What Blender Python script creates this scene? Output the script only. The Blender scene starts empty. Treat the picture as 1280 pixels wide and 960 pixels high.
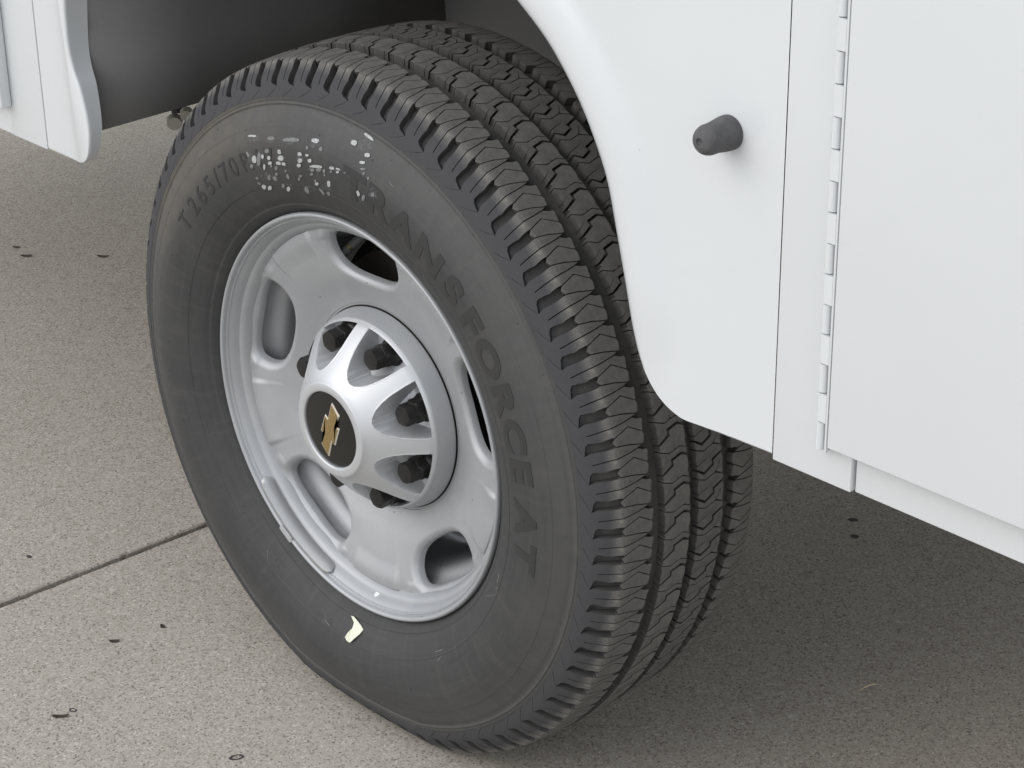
import bpy, bmesh, math, random
import numpy as np
from mathutils import Matrix, Vector
random.seed(7)
scene = bpy.context.scene
COL = scene.collection
HZ = 0.387            # height of the wheel axle; tyre, rim and body are drawn relative to it

# ---------------------------------------------------------------- camera
cam_d = bpy.data.cameras.new('camera'); cam = bpy.data.objects.new('camera', cam_d); COL.objects.link(cam)
cam_d.sensor_width = 36; cam_d.lens = 78.477; cam_d.clip_start = 0.05; cam_d.clip_end = 500
rt, up, fw = (0.68984545, 0.72385077, -0.01238234), (-0.30686197, 0.30785178, 0.90059037), (-0.65570496, 0.6174685, -0.43449242)
M4 = Matrix(((rt[0], up[0], -fw[0], 1.69824), (rt[1], up[1], -fw[1], -1.46426), (rt[2], up[2], -fw[2], 1.08793+HZ), (0, 0, 0, 1)))
cam.matrix_world = M4
scene.camera = cam

# ---------------------------------------------------------------- sky, sun, exposure
SUN_EL, SUN_AZ = 38, 203          # azimuth clockwise from +Y: light comes from the camera side, a little left
wd = bpy.data.worlds.new('World'); scene.world = wd; wd.use_nodes = True
nt = wd.node_tree; bg = nt.nodes['Background']
sk = nt.nodes.new('ShaderNodeTexSky'); sk.sky_type = 'NISHITA'; sk.sun_disc = False
sk.sun_elevation = math.radians(SUN_EL); sk.sun_rotation = math.radians(SUN_AZ)
sk.air_density = 1.0; sk.dust_density = 5.0; sk.ozone_density = 1.0; sk.altitude = 100
hs = nt.nodes.new('ShaderNodeHueSaturation'); hs.inputs['Saturation'].default_value = 0.35
# overcast: an even cloud layer spreads the light of the sky texture
cl = nt.nodes.new('ShaderNodeMix'); cl.data_type = 'RGBA'; cl.inputs[0].default_value = 0.72
cn = nt.nodes.new('ShaderNodeTexNoise'); cn.inputs['Scale'].default_value = 1.6; cn.inputs['Detail'].default_value = 5; cn.inputs['Roughness'].default_value = .5
cc = nt.nodes.new('ShaderNodeTexCoord'); nt.links.new(cc.outputs['Generated'], cn.inputs['Vector'])
cr = nt.nodes.new('ShaderNodeValToRGB'); cr.color_ramp.elements[0].position = .35; cr.color_ramp.elements[0].color = (5.2, 5.8, 6.7, 1); cr.color_ramp.elements[1].position = .62; cr.color_ramp.elements[1].color = (8.5, 8.65, 8.8, 1)
nt.links.new(cn.outputs[0], cr.inputs[0]); nt.links.new(cr.outputs[0], cl.inputs[7])
nt.links.new(sk.outputs[0], hs.inputs['Color']); nt.links.new(hs.outputs[0], cl.inputs[6]); nt.links.new(cl.outputs[2], bg.inputs[0]); bg.inputs[1].default_value = 0.15
sd = bpy.data.lights.new('sun', 'SUN'); sd.energy = 0.7; sd.angle = math.radians(60); sd.color = (1, .97, .92)
so = bpy.data.objects.new('sun', sd); COL.objects.link(so)
az, el = math.radians(SUN_AZ), math.radians(SUN_EL)
sv = Vector((math.sin(az)*math.cos(el), math.cos(az)*math.cos(el), math.sin(el)))
so.rotation_euler = sv.to_track_quat('Z', 'Y').to_euler(); so.location = sv*20
vs = scene.view_settings; vs.view_transform = 'Standard'; vs.look = 'None'; vs.exposure = 0.27; vs.gamma = 1; vs.use_curve_mapping = False

# ---------------------------------------------------------------- materials
def mat(name, base, rough=.5, metal=0, coat=0, coat_rough=.05, spec=.5, build=None):
    m = bpy.data.materials.new(name); m.use_nodes = True; t = m.node_tree; b = t.nodes['Principled BSDF']
    b.inputs['Base Color'].default_value = (*base, 1); b.inputs['Roughness'].default_value = rough
    b.inputs['Metallic'].default_value = metal; b.inputs['Coat Weight'].default_value = coat
    b.inputs['Coat Roughness'].default_value = coat_rough; b.inputs['Specular IOR Level'].default_value = spec
    if build: build(t, b)
    return m
class N:
    """tiny node helper"""
    def __init__(s, t): s.t = t; s.L = t.links.new; s.co = t.nodes.new('ShaderNodeTexCoord')
    def n(s, ty, **k):
        x = s.t.nodes.new('ShaderNode'+ty)
        for a, v in k.items(): setattr(x, a, v)
        return x
    def noise(s, scale, detail=4, rough=.55, vec=None):
        x = s.n('TexNoise'); x.inputs['Scale'].default_value = scale; x.inputs['Detail'].default_value = detail; x.inputs['Roughness'].default_value = rough
        s.L(vec if vec else s.co.outputs['Object'], x.inputs['Vector']); return x.outputs[0]
    def vor(s, scale, feature='F1', out='Distance', vec=None, rnd=1):
        x = s.n('TexVoronoi', feature=feature); x.inputs['Scale'].default_value = scale; x.inputs['Randomness'].default_value = rnd
        s.L(vec if vec else s.co.outputs['Object'], x.inputs['Vector']); return x.outputs[out]
    def ramp(s, fac, pts):
        x = s.n('ValToRGB'); e = x.color_ramp.elements
        while len(e) < len(pts): e.new(.5)
        for i, (p, c) in enumerate(pts):
            e[i].position = p; e[i].color = (*c, 1) if isinstance(c, tuple) else (c, c, c, 1)
        s.L(fac, x.inputs[0]); return x.outputs[0]
    def mix(s, fac, a, b, mode='MIX'):
        x = s.n('Mix', data_type='RGBA', blend_type=mode)
        if isinstance(fac, (int, float)): x.inputs[0].default_value = fac
        else: s.L(fac, x.inputs[0])
        for i, v in ((6, a), (7, b)):
            if isinstance(v, tuple): x.inputs[i].default_value = (*v, 1)
            else: s.L(v, x.inputs[i])
        return x.outputs[2]
    def math(s, op, a, b=0.0, c=None):
        x = s.n('Math', operation=op)
        for i, v in ((0, a), (1, b), (2, c)):
            if v is None: continue
            if isinstance(v, (int, float)): x.inputs[i].default_value = v
            else: s.L(v, x.inputs[i])
        return x.outputs[0]
    def bump(s, b, h, strength=.3, dist=.001):
        x = s.n('Bump'); x.inputs['Strength'].default_value = strength; x.inputs['Distance'].default_value = dist
        s.L(h, x.inputs['Height']); s.L(x.outputs[0], b.inputs['Normal'])

def concrete(t, b):
    q = N(t); W = q.co.outputs['Object']
    big = q.noise(1.7, 5, .6); mid = q.noise(14, 5, .6); fin = q.noise(260, 3, .7)
    c = q.mix(q.ramp(big, [(.35, 0.0), (.65, 1.0)]), (.385, .350, .298), (.425, .392, .342))
    c = q.mix(q.ramp(mid, [(.3, .0), (.7, .35)]), c, (.37, .335, .28))
    # exposed sand grains: each cell its own tone
    cell = q.vor(430, out='Color'); sp = q.n('SeparateColor'); q.L(cell, sp.inputs[0])
    c = q.mix(q.ramp(sp.outputs[0], [(0, 0.0), (.5, .26), (1, .88)]), c, q.ramp(sp.outputs[1], [(0, (.15, .125, .10)), (.35, (.27, .24, .21)), (.7, (.44, .42, .39)), (1, (.60, .57, .52))]))
    cell2 = q.vor(290, out='Color'); s2 = q.n('SeparateColor'); q.L(cell2, s2.inputs[0])
    d2 = q.vor(290)
    m = q.math('MULTIPLY', q.ramp(s2.outputs[0], [(.885, 0.0), (.92, 1.0)]), q.ramp(d2, [(.25, 1.0), (.45, 0.0)]))
    c = q.mix(q.math('MULTIPLY', m, .85), c, (.11, .095, .082))
    m2 = q.math('MULTIPLY', q.ramp(s2.outputs[1], [(.955, 0.0), (.97, 1.0)]), q.ramp(d2, [(.18, 1.0), (.38, 0.0)]))
    c = q.mix(m2, c, (.62, .58, .50))
    blot = q.noise(42, 4, .7)
    c = q.mix(q.ramp(blot, [(.56, 0.0), (.72, .28)]), c, (.16, .14, .12))
    q.L(c, b.inputs['Base Color'])
    h = q.math('ADD', q.math('MULTIPLY', fin, .6), q.math('MULTIPLY', sp.outputs[2], .5)); q.bump(b, h, .55, .0012)
M_CONC = mat('concrete', (.33, .31, .28), .88, spec=.3, build=concrete)
M_GAP = mat('joint_filler', (.02, .018, .016), .95, spec=.1)

def rubber(dust_col, lo, hi, side=None):
    def f(t, b):
        q = N(t); n1 = q.noise(9, 6, .65); n2 = q.noise(120, 4, .7); n3 = q.noise(900, 2, .6)
        base = q.mix(q.ramp(n1, [(.3, 0.0), (.7, 1.0)]), side or (.030, .030, .031), tuple(c*1.25 for c in side) if side else (.044, .044, .046))
        a = q.math('MULTIPLY', q.ramp(n1, [(.40, lo), (.66, hi)]), q.ramp(n2, [(.25, .45), (.75, 1.0)]))
        if side:      # road dust sits on the running surface, thickest at the shoulder edge
            s = q.n('SeparateXYZ'); q.L(q.co.outputs['Object'], s.inputs[0])
            r = q.math('SQRT', q.math('ADD', q.math('MULTIPLY', s.outputs[0], s.outputs[0]), q.math('MULTIPLY', s.outputs[2], s.outputs[2])))
            rn = q.math('ADD', r, q.math('MULTIPLY', q.math('SUBTRACT', n2, .5), .006))
            m = q.n('MapRange'); q.L(rn, m.inputs[0]); m.inputs[1].default_value = .3855; m.inputs[2].default_value = .3935
            a = q.math('MULTIPLY', a, m.outputs[0])
            m2 = q.n('MapRange'); q.L(q.math('ABSOLUTE', q.math('SUBTRACT', rn, .3945)), m2.inputs[0]); m2.inputs[1].default_value = .005; m2.inputs[2].default_value = .0005
            edge = q.math('MULTIPLY', m2.outputs[0], q.ramp(q.noise(150, 5, .8), [(.46, 0.0), (.64, .75)]))
        c = q.mix(a, base, dust_col)
        if side: c = q.mix(edge, c, (.21, .195, .165))
        c = q.mix(q.ramp(n3, [(.70, 0.0), (.78, .35)]), c, (.20, .19, .17))
        q.L(c, b.inputs['Base Color']); q.bump(b, q.math('ADD', n3, n2), .35, .0005)
        q.L(q.ramp(n1, [(.3, .76), (.7, .9)]), b.inputs['Roughness'])
    return f
M_TREAD = mat('tread_rubber', (.04, .04, .04), .85, spec=.22, build=rubber((.225, .218, .20), .45, .95, side=(.054, .054, .057)))
M_GROOVE = mat('groove_rubber', (.05, .05, .05), .85, spec=.25, build=rubber((.120, .114, .104), .35, .85))
def sidewall(t, b):
    q = N(t); L = q.L
    s = q.n('SeparateXYZ'); L(q.co.outputs['Object'], s.inputs[0])
    r = q.math('SQRT', q.math('ADD', q.math('MULTIPLY', s.outputs[0], s.outputs[0]), q.math('MULTIPLY', s.outputs[2], s.outputs[2])))
    a = q.math('ARCTAN2', s.outputs[2], s.outputs[0])
    cmb = q.n('CombineXYZ'); L(q.math('MULTIPLY', r, 60), cmb.inputs[0]); L(q.math('MULTIPLY', a, 1.2), cmb.inputs[1])
    ring = q.noise(3, 5, .6, cmb.outputs[0])
    cm2 = q.n('CombineXYZ'); L(q.math('MULTIPLY', r, 5), cm2.inputs[0]); L(q.math('MULTIPLY', a, 9), cm2.inputs[1])
    radn = q.noise(3, 5, .6, cm2.outputs[0])
    n1 = q.noise(7, 6, .6); n2 = q.noise(60, 5, .7); n3 = q.noise(700, 2, .6)
    c = q.mix(q.ramp(ring, [(.3, 0.0), (.7, 1.0)]), (.033, .033, .034), (.045, .045, .046))
    c = q.mix(q.ramp(n1, [(.42, 0.0), (.62, .5)]), c, (.058, .057, .055))
    c = q.mix(q.math('MULTIPLY', q.ramp(radn, [(.5, 0.0), (.7, .5)]), q.ramp(n2, [(.3, .3), (.7, 1.0)])), c, (.075, .072, .066))
    # road dust band on the shoulder half, and brown bloom on one side
    dust = q.math('MULTIPLY', q.ramp(r, [(.300, 0.0), (.345, .5), (.3565, .5), (.3580, 0.0)]), q.ramp(n2, [(.2, .5), (.7, 1.0)]))
    c = q.mix(dust, c, (.098, .097, .094))
    bl = q.math('MULTIPLY', q.ramp(q.math('ABSOLUTE', q.math('SUBTRACT', a, 2.35)), [(.25, 1.0), (.65, 0.0)]), q.ramp(r, [(.290, 0.0), (.325, 1.0)]))
    c = q.mix(q.math('MULTIPLY', bl, q.ramp(n2, [(.3, .25), (.6, .75)])), c, (.100, .088, .072))
    c = q.mix(q.ramp(n3, [(.72, 0.0), (.78, .5)]), c, (.19, .185, .17))
    L(c, b.inputs['Base Color']); L(q.ramp(n1, [(.3, .55), (.7, .72)]), b.inputs['Roughness'])
    q.bump(b, q.math('ADD', q.math('MULTIPLY', n2, 1.0), q.math('MULTIPLY', n3, .6)), .3, .0004)
M_SIDE = mat('sidewall_rubber', (.04, .04, .04), .62, spec=.4, build=sidewall)
M_LETTER = mat('letter_rubber', (.034, .034, .034), .55, spec=.35)
def chalk(al):
    def f(t, b):
        q = N(t); n = q.noise(520, 3, .7)
        q.L(q.mix(q.ramp(n, [(.30, al*.35), (.48, al)]), (.12, .12, .12), (.44, .45, .45)), b.inputs['Base Color'])
        tr = t.nodes.new('ShaderNodeBsdfTransparent'); mx = t.nodes.new('ShaderNodeMixShader'); q.L(q.ramp(q.noise(900, 3, .75), [(.33, 0.0), (.47, .5+.5*al)]), mx.inputs[0]); q.L(tr.outputs[0], mx.inputs[1]); q.L(b.outputs[0], mx.inputs[2]); q.L(mx.outputs[0], t.nodes['Material Output'].inputs[0])
    return f
M_SMEAR = mat('chalk_smear', (.25, .25, .26), .9, build=lambda t, b: (lambda q, tr, mx: (q.L(q.ramp(q.noise(160, 4, .7), [(.42, 0.0), (.72, .42)]), mx.inputs[0]), q.L(tr.outputs[0], mx.inputs[1]), q.L(b.outputs[0], mx.inputs[2]), q.L(mx.outputs[0], t.nodes['Material Output'].inputs[0])))(N(t), t.nodes.new('ShaderNodeBsdfTransparent'), t.nodes.new('ShaderNodeMixShader')))
M_CHALK = mat('chalk_white', (.6, .6, .6), .9, build=chalk(1.0)); M_CHALKF = mat('chalk_faded', (.3, .3, .3), .9, build=chalk(.45))

def silver(speck):
    def f(t, b):
        q = N(t); n1 = q.noise(24, 5, .65); v = q.vor(95, out='Color'); s = q.n('SeparateColor'); q.L(v, s.inputs[0]); d = q.vor(95)
        c = q.mix(q.ramp(n1, [(.35, 0.0), (.7, 1.0)]), (.365, .376, .392), (.41, .417, .427))
        m = q.math('MULTIPLY', q.ramp(s.outputs[0], [(.965, 0.0), (.975, 1.0)]), q.ramp(d, [(.07, 1.0), (.16, 0.0)]))
        c = q.mix(q.math('MULTIPLY', m, speck), c, (.13, .11, .09)); q.L(c, b.inputs['Base Color'])
        q.L(q.ramp(n1, [(.3, .52), (.7, .60)]), b.inputs['Roughness'])
        q.bump(b, q.noise(1500, 1, .5), .05, .0002)
    return f
M_RIM = mat('silver_wheel_paint', (.52, .52, .53), 52e-2, metal=.5, coat=.1, coat_rough=.3, build=silver(.8))
M_CAP = mat('bright_silver_paint', (.55, .56, .575), .45, metal=.5, coat=.2, coat_rough=.3)
M_WEIGHT = mat('zinc_weight', (.46, .465, .47), .5, metal=.6)
def nutm(t, b):
    q = N(t); n = q.noise(180, 4, .6); q.L(q.mix(q.ramp(n, [(.3, 0.0), (.7, 1.0)]), (.010, .010, .010), (.024, .022, .020)), b.inputs['Base Color']); q.bump(b, n, .2, .0004)
M_NUT = mat('black_nut', (.03, .03, .03), .42, spec=.3, build=nutm)
M_DARK = mat('dark_metal', (.045, .045, .047), .6, metal=.3)
M_RUSTY = mat('brake_iron', (.06, .052, .047), .65, metal=.4)
M_BLACKGLOSS = mat('gloss_black', (.012, .011, .010), .2, spec=.35, coat=.15)
def goldm(t, b):
    q = N(t); n = q.noise(700, 2, .6); q.L(q.mix(q.ramp(n, [(.35, 0.0), (.65, 1.0)]), (.27, .185, .075), (.37, .265, .115)), b.inputs['Base Color']); q.bump(b, n, .25, .0003)
M_GOLD = mat('gold_texture', (.42, .29, .11), .38, metal=.55, build=goldm)
M_CHROME = mat('chrome', (.85, .82, .76), .10, metal=1)
M_SATIN = mat('satin_chrome', (.70, .64, .53), .35, metal=.15)
M_STEM = mat('stem_rubber', (.13, .13, .13), .6)
M_BRASS = mat('brass', (.55, .42, .18), .3, metal=1)
def paint(t, b):
    q = N(t); n1 = q.noise(3.5, 4, .5); n2 = q.noise(160, 2, .5); v = q.vor(38, out='Color'); s = q.n('SeparateColor'); q.L(v, s.inputs[0]); d = q.vor(38)
    c = q.mix(q.ramp(n1, [(.35, 0.0), (.65, 1.0)]), (.640, .662, .680), (.660, .682, .698))
    m = q.math('MULTIPLY', q.ramp(s.outputs[0], [(.955, 0.0), (.965, 1.0)]), q.ramp(d, [(.015, 1.0), (.05, 0.0)]))
    c = q.mix(q.math('MULTIPLY', m, .35), c, (.3, .27, .22)); q.L(c, b.inputs['Base Color'])
    q.bump(b, q.math('ADD', q.math('MULTIPLY', n2, .1), n1), .08, .002)
M_PAINT = mat('white_paint', (.8, .81, .81), .30, coat=1.0, coat_rough=.03, build=paint)
def linerm(t, b):
    q = N(t); n = q.noise(5, 6, .65); n2 = q.noise(300, 2, .6)
    c = q.mix(q.ramp(n, [(.35, 0.0), (.75, 1.0)]), (.175, .174, .176), (.20, .196, .191)); q.L(c, b.inputs['Base Color']); q.bump(b, n2, .25, .0006)
M_LINER = mat('liner_black', (.045, .045, .047), .75, build=linerm)
M_BUMPER = mat('grey_rubber', (.085, .084, .088), .75, build=lambda t, b: (lambda q: (q.L(q.ramp(q.noise(120, 5, .7), [(.3, (.066, .065, .069)), (.7, (.105, .103, .106))]), b.inputs['Base Color']), q.bump(b, q.noise(500, 2, .6), .25, .0004)))(N(t)))
M_PAPER = mat('pale_paper', (.70, .71, .58), .7)
M_DAB = mat('white_dab', (.75, .76, .76), .6)
M_PALE = mat('pale_plastic', (.45, .43, .38), .6)
M_LEAF = mat('dead_leaf', (.045, .030, .022), .8); M_STAIN = mat('dark_stain', (.055, .048, .045), .8); M_GRASS = mat('dry_grass', (.52, .46, .28), .7)

# ---------------------------------------------------------------- object helpers
def link(name, me, parent=None, mats=None, z=HZ, smooth=None):
    o = bpy.data.objects.new(name, me); COL.objects.link(o)
    if mats and not me.materials:
        for m in (mats if isinstance(mats, (list, tuple)) else [mats]): me.materials.append(m)
    if parent is not None: o.parent = parent
    if parent is None or parent.type == 'EMPTY': o.location.z = z
    if smooth is not None:
        me.polygons.foreach_set('use_smooth', [True]*len(me.polygons))
        if smooth < 180: me.set_sharp_from_angle(angle=math.radians(smooth))
    return o
def mesh(name, V, F):
    me = bpy.data.meshes.new(name); me.from_pydata([tuple(map(float, v)) for v in V], [], [tuple(map(int, f)) for f in F]); me.update(); return me
def frombm(name, bm):
    me = bpy.data.meshes.new(name); bm.to_mesh(me); bm.free(); me.update(); return me
def tag(o, label=None, cat=None, group=None, kind=None):
    for k, v in (('label', label), ('category', cat), ('group', group), ('kind', kind)):
        if v: o[k] = v
    return o
def revolve(prof, n, cap0=False, cap1=False, deform=None, hexf=None):
    """profile [(y, r)] turned about the Y axis"""
    V = []; F = []; m = len(prof)
    for i in range(n):
        a = 2*math.pi*i/n
        for (y, r) in prof: V.append((r*math.cos(a), y, r*math.sin(a)))
    for i in range(n):
        j = (i+1) % n
        for k in range(m-1): F.append((i*m+k, i*m+k+1, j*m+k+1, j*m+k))
    if cap0: F.append([i*m for i in range(n)])
    if cap1: F.append([i*m+m-1 for i in range(n-1, -1, -1)])
    if deform: V = [deform(v) for v in V]
    return V, F
def box_bm(bm, x0, x1, y0, y1, z0, z1, bev=0):
    g = bmesh.ops.create_cube(bm, size=1)['verts']
    for v in g: v.co = Vector((x0+(v.co.x+.5)*(x1-x0), y0+(v.co.y+.5)*(y1-y0), z0+(v.co.z+.5)*(z1-z0)))
    if bev:
        es = list({e for v in g for e in v.link_edges}); bmesh.ops.bevel(bm, geom=es, offset=bev, segments=3, affect='EDGES', profile=.5)
def box(name, parent, m, *a, bev=0, smooth=40):
    bm = bmesh.new(); box_bm(bm, *a, bev=bev); return link(name, frombm(name, bm), parent, m, smooth=smooth)
def catmull(P, sub=8):
    P = np.array(P, float); Q = np.vstack([2*P[0]-P[1], P, 2*P[-1]-P[-2]]); out = []
    for i in range(1, len(Q)-2):
        p0, p1, p2, p3 = Q[i-1:i+3]
        for k in range(sub):
            t = k/sub; out.append(.5*((2*p1)+(-p0+p2)*t+(2*p0-5*p1+4*p2-p3)*t*t+(-p0+3*p1-3*p2+p3)*t**3))
    out.append(P[-1]); return np.array(out)

# ---------------------------------------------------------------- the truck
truck = bpy.data.objects.new('service_truck', None); COL.objects.link(truck)
tag(truck, 'white service truck seen close at its rear wheel, silver rim and black all terrain tyre', 'truck')

# ---- tyre geometry: outer envelope as half profile (w = distance from tyre centre plane, r)
YC = .0045; RT = .4015; PITCH = 4.5; A0 = 11.62
ENV = catmull([(0, .4015), (.03, .4011), (.0545, .4003), (.0795, .3985), (.0900, .3972), (.0945, .3963), (.0966, .3949), (.0987, .3924), (.1052, .3854), (.1094, .380), (.1150, .370), (.1187, .3585)], 10)
seg = np.hypot(*np.diff(ENV, axis=0).T); TT = np.concatenate([[0], np.cumsum(seg)])*1000   # arclength in mm
DN = np.gradient(ENV, axis=0); DN /= np.linalg.norm(DN, axis=1)[:, None]; NRM = np.stack([-DN[:, 1], DN[:, 0]], 1)   # outward normal (w, r)
if NRM[0, 1] < 0: NRM = -NRM
def deform(v):
    """weight on the tyre: flatten the bottom onto the ground"""
    x, y, z = v
    if z < -.20 and abs(x) < .135:
        zm = -math.sqrt(RT*RT-x*x); gz = -HZ+.0004
        if zm < gz:
            k = (gz+.24)/(zm+.24)
            if z < -.24: z = -.24+(z+.24)*k
            y = YC+(y-YC)*(1+.35*(1-k)*max(0, min(1, (-.2-z)/.06)))
    return (x, y, z)
def depth(t):      # tread depth in mm across the tyre
    t = abs(t); return float(np.interp(t, [0, 90, 100, 108, 118, 126, 132, 138], [9.5, 9.5, 9.5, 9.2, 8.0, 4.6, 1.0, .35]))
def surf(t, h):
    """t mm signed arclength, h mm above the envelope -> (y, r)"""
    s = -1 if t < 0 else 1; a = abs(t)
    w = np.interp(a, TT, ENV[:, 0]); r = np.interp(a, TT, ENV[:, 1]); nw = np.interp(a, TT, NRM[:, 0]); nr = np.interp(a, TT, NRM[:, 1])
    return YC+s*(w+nw*h/1000), r+nr*h/1000
def slit(path, w):
    """closed notch polygon path: down one side and back; w half width in degrees"""
    a = [(p[0]-w, p[1]) for p in path]; b = [(p[0]+w, p[1]) for p in path]
    return a, b
def prism_bm(bm0, poly, steps_t, steps_a=1.5, rel=0.0):
    bm = bmesh.new()
    vs_ = [bm.verts.new((p[0]+rel, p[1], -1)) for p in poly]
    f = bm.faces.new(vs_)
    f.normal_update()
    if f.normal.z < 0: f.normal_flip()
    bmesh.ops.triangulate(bm, faces=[f], ngon_method='EAR_CLIP')
    top = list(bm.faces)
    r = bmesh.ops.extrude_face_region(bm, geom=top)
    newv = [v for v in r['geom'] if isinstance(v, bmesh.types.BMVert)]
    for v in newv: v.co.z = 0
    bm.normal_update()
    tmin, tmax = min(p[1] for p in poly), max(p[1] for p in poly)
    for tv in steps_t:
        if tmin+.2 < tv < tmax-.2: bmesh.ops.bisect_plane(bm, geom=bm.verts[:]+bm.edges[:]+bm.faces[:], plane_co=(0, tv, 0), plane_no=(0, 1, 0), dist=1e-5)
    amin, amax = min(p[0] for p in poly)+rel, max(p[0] for p in poly)+rel
    k = math.ceil(amin/steps_a)
    while k*steps_a < amax:
        bmesh.ops.bisect_plane(bm, geom=bm.verts[:]+bm.edges[:]+bm.faces[:], plane_co=(k*steps_a, 0, 0), plane_no=(1, 0, 0), dist=1e-5); k += 1
    bmesh.ops.dissolve_degenerate(bm, dist=1e-5, edges=bm.edges[:])
    # delete the hidden underside
    bmesh.ops.delete(bm, geom=[f for f in bm.faces if all(v.co.z < -.99 for v in f.verts)], context='FACES')
    bm.normal_update()
    me = bpy.data.meshes.new('tmp'); bm.to_mesh(me); bm.free()
    V = [tuple(v.co) for v in me.vertices]; F = [tuple(p.vertices) for p in me.polygons]; bpy.data.meshes.remove(me)
    return V, F
def lug_mesh(polys, steps, rel, dofl):
    """map flat prisms (deg, t, h) on to the tyre"""
    V = []; F = []; S = []
    global TOPF
    for poly in polys:
        v, f = prism_bm(None, poly, steps, rel=rel); o = len(V)
        for (a, t, h) in v:
            y, r = surf(t, 0 if h > -.5 else -(depth(t)+.6)); A = math.radians(a)
            q = (r*math.cos(A), y, r*math.sin(A)); V.append(deform(q) if dofl else q)
        F += [tuple(i+o for i in g) for g in f]; S += [0 if all(v[i][2] > -.5 for i in g) else 1 for g in f]
    TOPF = S
    return V, F

g = .08   # half sipe, degrees
Bp = [(-1.15, 94.5), (-1.45, 80.0), (-2.04, 64.5)]
Cp = [(.14, 94.0), (.55, 86.0), (1.03, 76.3), (-.28, 61.0)]
Ap = [(-2.41, 69.2), (-2.68, 82.1), (-2.85, 95.3), (-3.08, 107.5), (-3.38, 120.2)]
def sh(path, d): return [(a+d, t) for a, t in path]
A_l, A_r = slit(Ap, g)
C1 = sh(Cp, -PITCH); B1 = sh(Bp, -PITCH)
M_poly = ([(.92, 138.4), (-.85, 132.2), (-1.98, 126.6), (-1.60, 120.5), (-1.55, 107.6), (-1.40, 100.5)] + sh(Bp, -g) + [(-2.2, 66.8)] + A_r + [(Ap[-1][0], Ap[-1][1]+.6)] + A_l[::-1] +
          [(-2.89, 63.5), (-3.0, 58.5), (-3.27, 57.8), (-4.12, 59.0), (-4.62, 59.6)] + sh(C1[::-1], g)[0:] + [(-4.25, 97.0), (-4.36, 103.0), (-4.60, 108.0), (-4.50, 114.0), (-4.52, 121.4), (-5.0, 124.2), (-6.40, 126.7), (-5.29, 131.9), (-3.55, 138.0)])
N_poly = (sh(B1, g)[::-1] + [(-4.95, 97.2)] + sh(C1, -g)[0:1] + sh(C1, -g)[1:] + [(-4.95, 60.2), (-5.4, 59.2), (-6.3, 60.6), (-6.5, 62.0)])
def sgn(poly, s, off=0): return [((p[0] if s < 0 else -p[0]+off), s*p[1]) for p in poly]
ST_SH = [62, 70, 78, 86, 91, 94, 97, 99.5, 102, 104.5, 107, 110, 113, 116, 120, 125, 130, 134]
OUTER = [sgn(M_poly, -1), sgn(N_poly, -1)]
OFF_FAR = 4.33-2.62       # phase of the far shoulder against the near one
FAR = [sgn(M_poly, 1, OFF_FAR), sgn(N_poly, 1, OFF_FAR)]
def off(path, d):
    """parallel path, d mm to the low-angle side of a path running towards +t"""
    P = np.array([(a*7.0, t) for a, t in path]); out = []
    for i in range(len(P)):
        u = P[min(i+1, len(P)-1)]-P[i] if i < len(P)-1 else P[i]-P[i-1]; v = P[i]-P[i-1] if i else u
        u = u/np.linalg.norm(u); v = v/np.linalg.norm(v); b = u+v; nb_ = np.array([-b[1], b[0]]); k = np.array([-u[1], u[0]])@nb_
        q = P[i]+nb_*d/max(k, .35)
        if i in (0, len(P)-1): q[1] = P[i][1]
        out.append((q[0]/7.0, q[1]))
    return out
w_ = 1.45
Z = [(-3.53, -42.8), (-2.58, -27.5), (-1.77, -27.6), (-1.35, -14.0), (-1.89, -6.6)]
T = [(-4.51, -42.6), (-5.17, -30.6), (-4.73, -15.2), (-5.30, -6.4)]
d1a, d1b = slit([(-6.99, -43.0), (-5.91, -31.0)], .05)
e1a, e1b = slit([(-4.70, -22.0), (-3.01, -11.0)], .05)
rib1U = off(Z, w_) + [(-3.4, -6.0), (-4.3, -7.2)] + [(T[3][0]+g, T[3][1]), (T[2][0]+g, T[2][1])] + [(-4.86, -20.2), e1b[1], e1a[1], (-4.96, -22.8)] + [(T[1][0]+g, T[1][1]), (T[0][0]+g, T[0][1]), (-4.0, -41.2)]
Zn = off(sh(Z, -PITCH), -w_)
rib1L = sh(T, -g) + [(-5.9, -6.0)] + Zn[::-1] + [(-7.4, -42.4), (-7.05, -42.6), d1a[1], (-5.88, -31.3), d1b[1], (-6.93, -42.6), (-5.6, -41.6), (-4.9, -42.9)]
Z2 = [(-5.22, 6.2), (-6.08, 15.7), (-5.3, 29.4), (-4.55, 29.0), (-3.87, 43.2)]
T2 = [(-6.59, 6.6), (-7.17, 17.2), (-6.68, 31.7), (-7.33, 43.0)]
Z2n = off(sh(Z2, -PITCH), -w_)
d2a, d2b = slit([(-9.05, 8.0), (-8.44, 21.0)], .05)
f2a, f2b = slit([(-6.5, 31.0), (-5.2, 40.5)], .05)
rib2U = off(Z2, w_) + [(-5.0, 44.4), (-6.5, 43.2), (T2[3][0]+g, T2[3][1]), (T2[2][0]+g+.02, T2[2][1]+1.6), f2a[1], f2b[1], (T2[2][0]+g, T2[2][1])] + [(T2[1][0]+g, T2[1][1]), (T2[0][0]+g, T2[0][1]), (-5.9, 5.4)]
rib2L = sh(T2, -g) + [(-7.9, 44.3)] + Z2n[::-1] + [(-9.2, 6.1), (-9.06, 6.3), d2a[1], (-8.42, 21.2), d2b[1], (-8.94, 6.4), (-7.8, 5.2), (-7.1, 6.8)]
ST_R = list(range(-44, 46, 7))
KINDS = {'outer': (OUTER, [-s for s in ST_SH]), 'rib1': ([rib1U, rib1L], ST_R), 'rib2': ([rib2U, rib2L], ST_R), 'far': (FAR, ST_SH)}

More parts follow.
